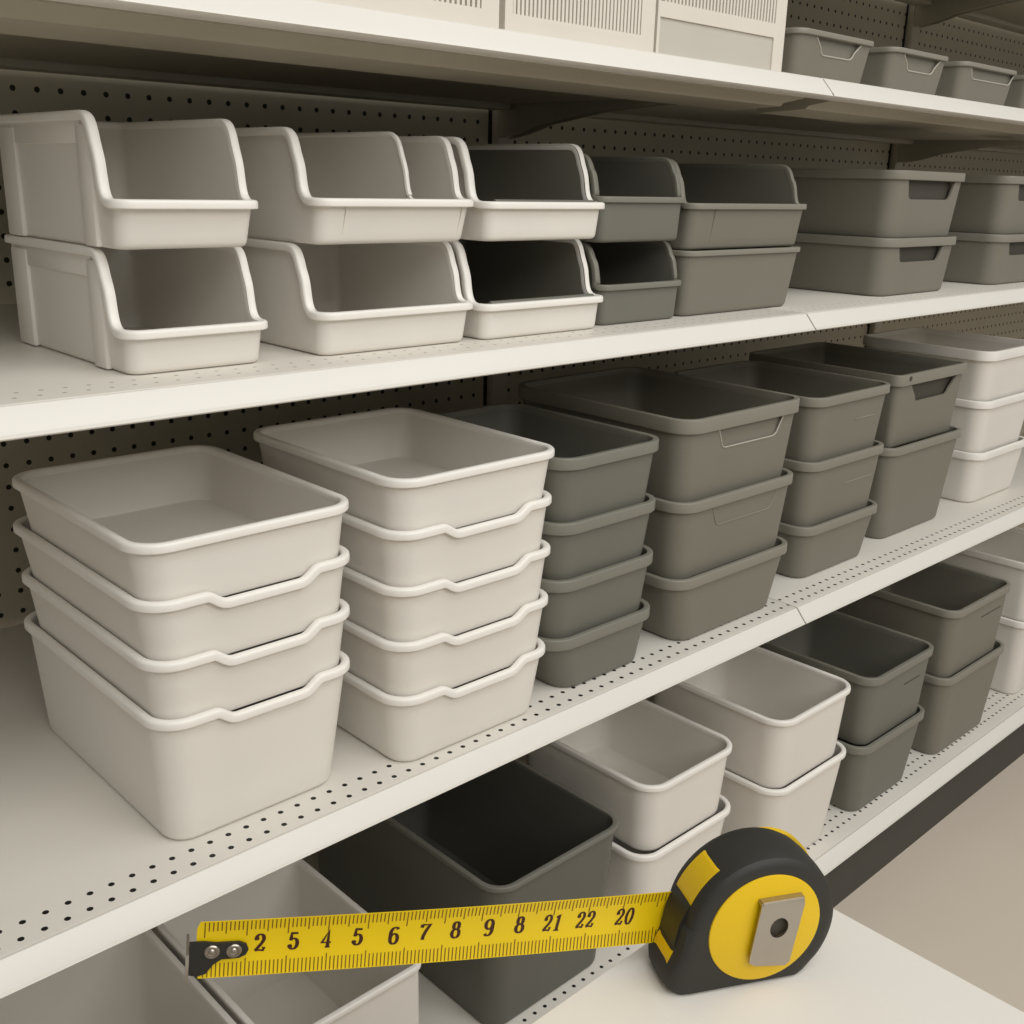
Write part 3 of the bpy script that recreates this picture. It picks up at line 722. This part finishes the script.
def stroke(bm, pts, thick, thin, mapf):
    prev = None; n = len(pts)
    for i, p in enumerate(pts):
        a = Vector(pts[max(i-1, 0)]); c = Vector(pts[min(i+1, n-1)])
        t = c - a; t.y *= 1.5
        t = t.normalized() if t.length > 1e-9 else Vector((1, 0))
        w = thin + (thick-thin)*abs(t.y)**1.5
        nn = Vector((-t.y, t.x)); q = Vector(p)
        A = q + Vector((nn.x, nn.y/1.5))*w/2; B = q - Vector((nn.x, nn.y/1.5))*w/2
        cur = (bm.verts.new(mapf(A)), bm.verts.new(mapf(B)))
        if prev: bm.faces.new([prev[0], prev[1], cur[1], cur[0]])
        prev = cur
NUM = [('2', -0.2346, 0.0583), ('5', -0.2169, 0.0562), ('4', -0.1994, 0.0542), ('5', -0.1826, 0.0524), ('6', -0.1628, 0.0493), ('7', -0.1455, 0.0487), ('8', -0.1278, 0.0467),
       ('9', -0.1086, 0.0445), ('8', -0.0903, 0.0432), ('21', -0.0705, 0.0409), ('22', -0.0503, 0.0393), ('20', -0.0259, 0.0370)]
for txt, a, v in NUM:
    d = Vector((a, v)) - Vector(L0); s0 = d.dot(bd); w0 = d.dot(bn)/(BW/2)
    b = bmesh.new(); H = 0.0114; Wd = 0.0060 if len(txt) == 1 else 0.0052
    adv = Wd*1.18
    for i, ch in enumerate(txt):
        off = (i - (len(txt)-1)/2)*adv
        slant = 0.16 if len(txt) > 1 or ch == '7' else 0.05
        def mapf(p, off=off, slant=slant):
            x = (p.x-0.5)*Wd + off + slant*(p.y-0.5)*H*0.7; y = (p.y-0.5)*H
            return BP(s0 + x, w0 + 2*y/BW + 0.0016*2/BW*math.sin(PI*s0/BL)*0.9, 0.0002)
        for st in GL[ch]: stroke(b, st, 0.34 if len(txt) == 1 else 0.33, 0.13, mapf)
    o = link('numeral', b, INK, blade); o['label'] = 'printed number ' + txt
# hook: black plate, two rivets and the bent steel lip
b = bmesh.new()
pl = [(-0.0035, 0.30), (0.004, 0.30), (0.010, 0.24), (0.022, 0.24), (0.0255, 0.14), (0.0268, -0.05), (0.0255, -0.22), (0.022, -0.32), (0.013, -0.34), (0.009, -0.50), (0.0055, -0.78), (0.001, -0.86), (-0.0035, -0.80)]
A = [b.verts.new(BP(x, y, 0.0006)) for x, y in pl]; B = [b.verts.new(BP(x, y, 0.0019)) for x, y in pl]
b.faces.new(A); b.faces.new(B[::-1])
for i in range(len(pl)): b.faces.new([A[i], B[i], B[(i+1)%len(pl)], A[(i+1)%len(pl)]])
hook = link('hook_plate', b, BLACKP, blade, 30); hook['label'] = 'black hook plate at the end of the blade'
for s_ in (0.0080, 0.0192):
    b = bmesh.new(); c = BP(s_, -0.04, 0.0018)
    L = []
    for r_, o_ in ((0.0034, -0.0006), (0.0034, 0.0008), (0.0030, 0.0013), (0.0023, 0.0013), (0.0021, 0.0007), (0.0016, 0.0006), (0.0012, 0.0013), (0.0005, 0.0016)):
        L.append([tuple(c + U*r_*1.2*math.cos(k*PI/10) + V*r_*1.2*math.sin(k*PI/10) + Nf*o_) for k in range(20)])
    loft(b, L); link('rivet', b, STEEL, blade, 40)
b = bmesh.new()
pp = [(0.10, 0.0019), (0.06, 0.0060), (-0.20, 0.0075), (-0.80, 0.0070), (-0.86, 0.0019)]
A = [b.verts.new(BP(-0.0035, w, l)) for w, l in pp]; B = [b.verts.new(BP(-0.0050, w, l)) for w, l in pp]
A += [b.verts.new(BP(-0.0035, w, l)) for w, l in ((-0.86, -0.010), (0.10, -0.010))]; B += [b.verts.new(BP(-0.0050, w, l)) for w, l in ((-0.86, -0.010), (0.10, -0.010))]
b.faces.new(A); b.faces.new(B[::-1])
for i in range(len(A)): b.faces.new([A[i], B[i], B[(i+1)%len(A)], A[(i+1)%len(A)]])
o = link('hook_lip', b, STEEL, blade, 30); o['label'] = 'bent steel lip of the hook'

# ------------------------------------------------------------------ light
def area(name, loc, size, energy, target, col=(1, 0.992, 0.972)):
    l = bpy.data.lights.new(name, 'AREA'); l.shape = 'RECTANGLE'; l.size, l.size_y = size; l.energy = energy; l.color = col
    o = bpy.data.objects.new(name, l); C.objects.link(o); o.location = (loc[0], loc[1], loc[2]+ZF)
    d = Vector((target[0], target[1], target[2])) - Vector(loc); o.rotation_euler = d.to_track_quat('-Z', 'Y').to_euler()
    return o
area('ceiling_light', (0.9, -0.55, 1.75), (3.6, 0.9), 31, (0.9, 0.05, -1.0))
area('ceiling_light', (0.5, -2.2, 1.55), (3.8, 1.3), 60, (0.9, 0.8, -0.5))
w = bpy.data.worlds.new('world'); bpy.context.scene.world = w; w.use_nodes = True
w.node_tree.nodes['Background'].inputs[0].default_value = (1.0, 0.98, 0.93, 1); w.node_tree.nodes['Background'].inputs[1].default_value = 0.32

# ------------------------------------------------------------------ camera
cam = bpy.data.cameras.new('camera'); co = bpy.data.objects.new('camera', cam); C.objects.link(co)
cam.sensor_width = 36.0; cam.lens = 36.0*1075.67/1024.0; cam.clip_start = 0.01; cam.clip_end = 50
R = ((0.72652069, -0.18516742, 0.66172555), (-0.68665798, -0.23187517, 0.68900996), (0.02585553, -0.95495912, -0.2956088))
m = Matrix(((R[0][0], -R[0][1], -R[0][2], 0), (R[1][0], -R[1][1], -R[1][2], 0), (R[2][0], -R[2][1], -R[2][2], ZF), (0, 0, 0, 1)))
co.matrix_world = m
bpy.context.scene.camera = co
bpy.context.scene.view_settings.view_transform = 'Standard'
bpy.context.scene.view_settings.look = 'None'
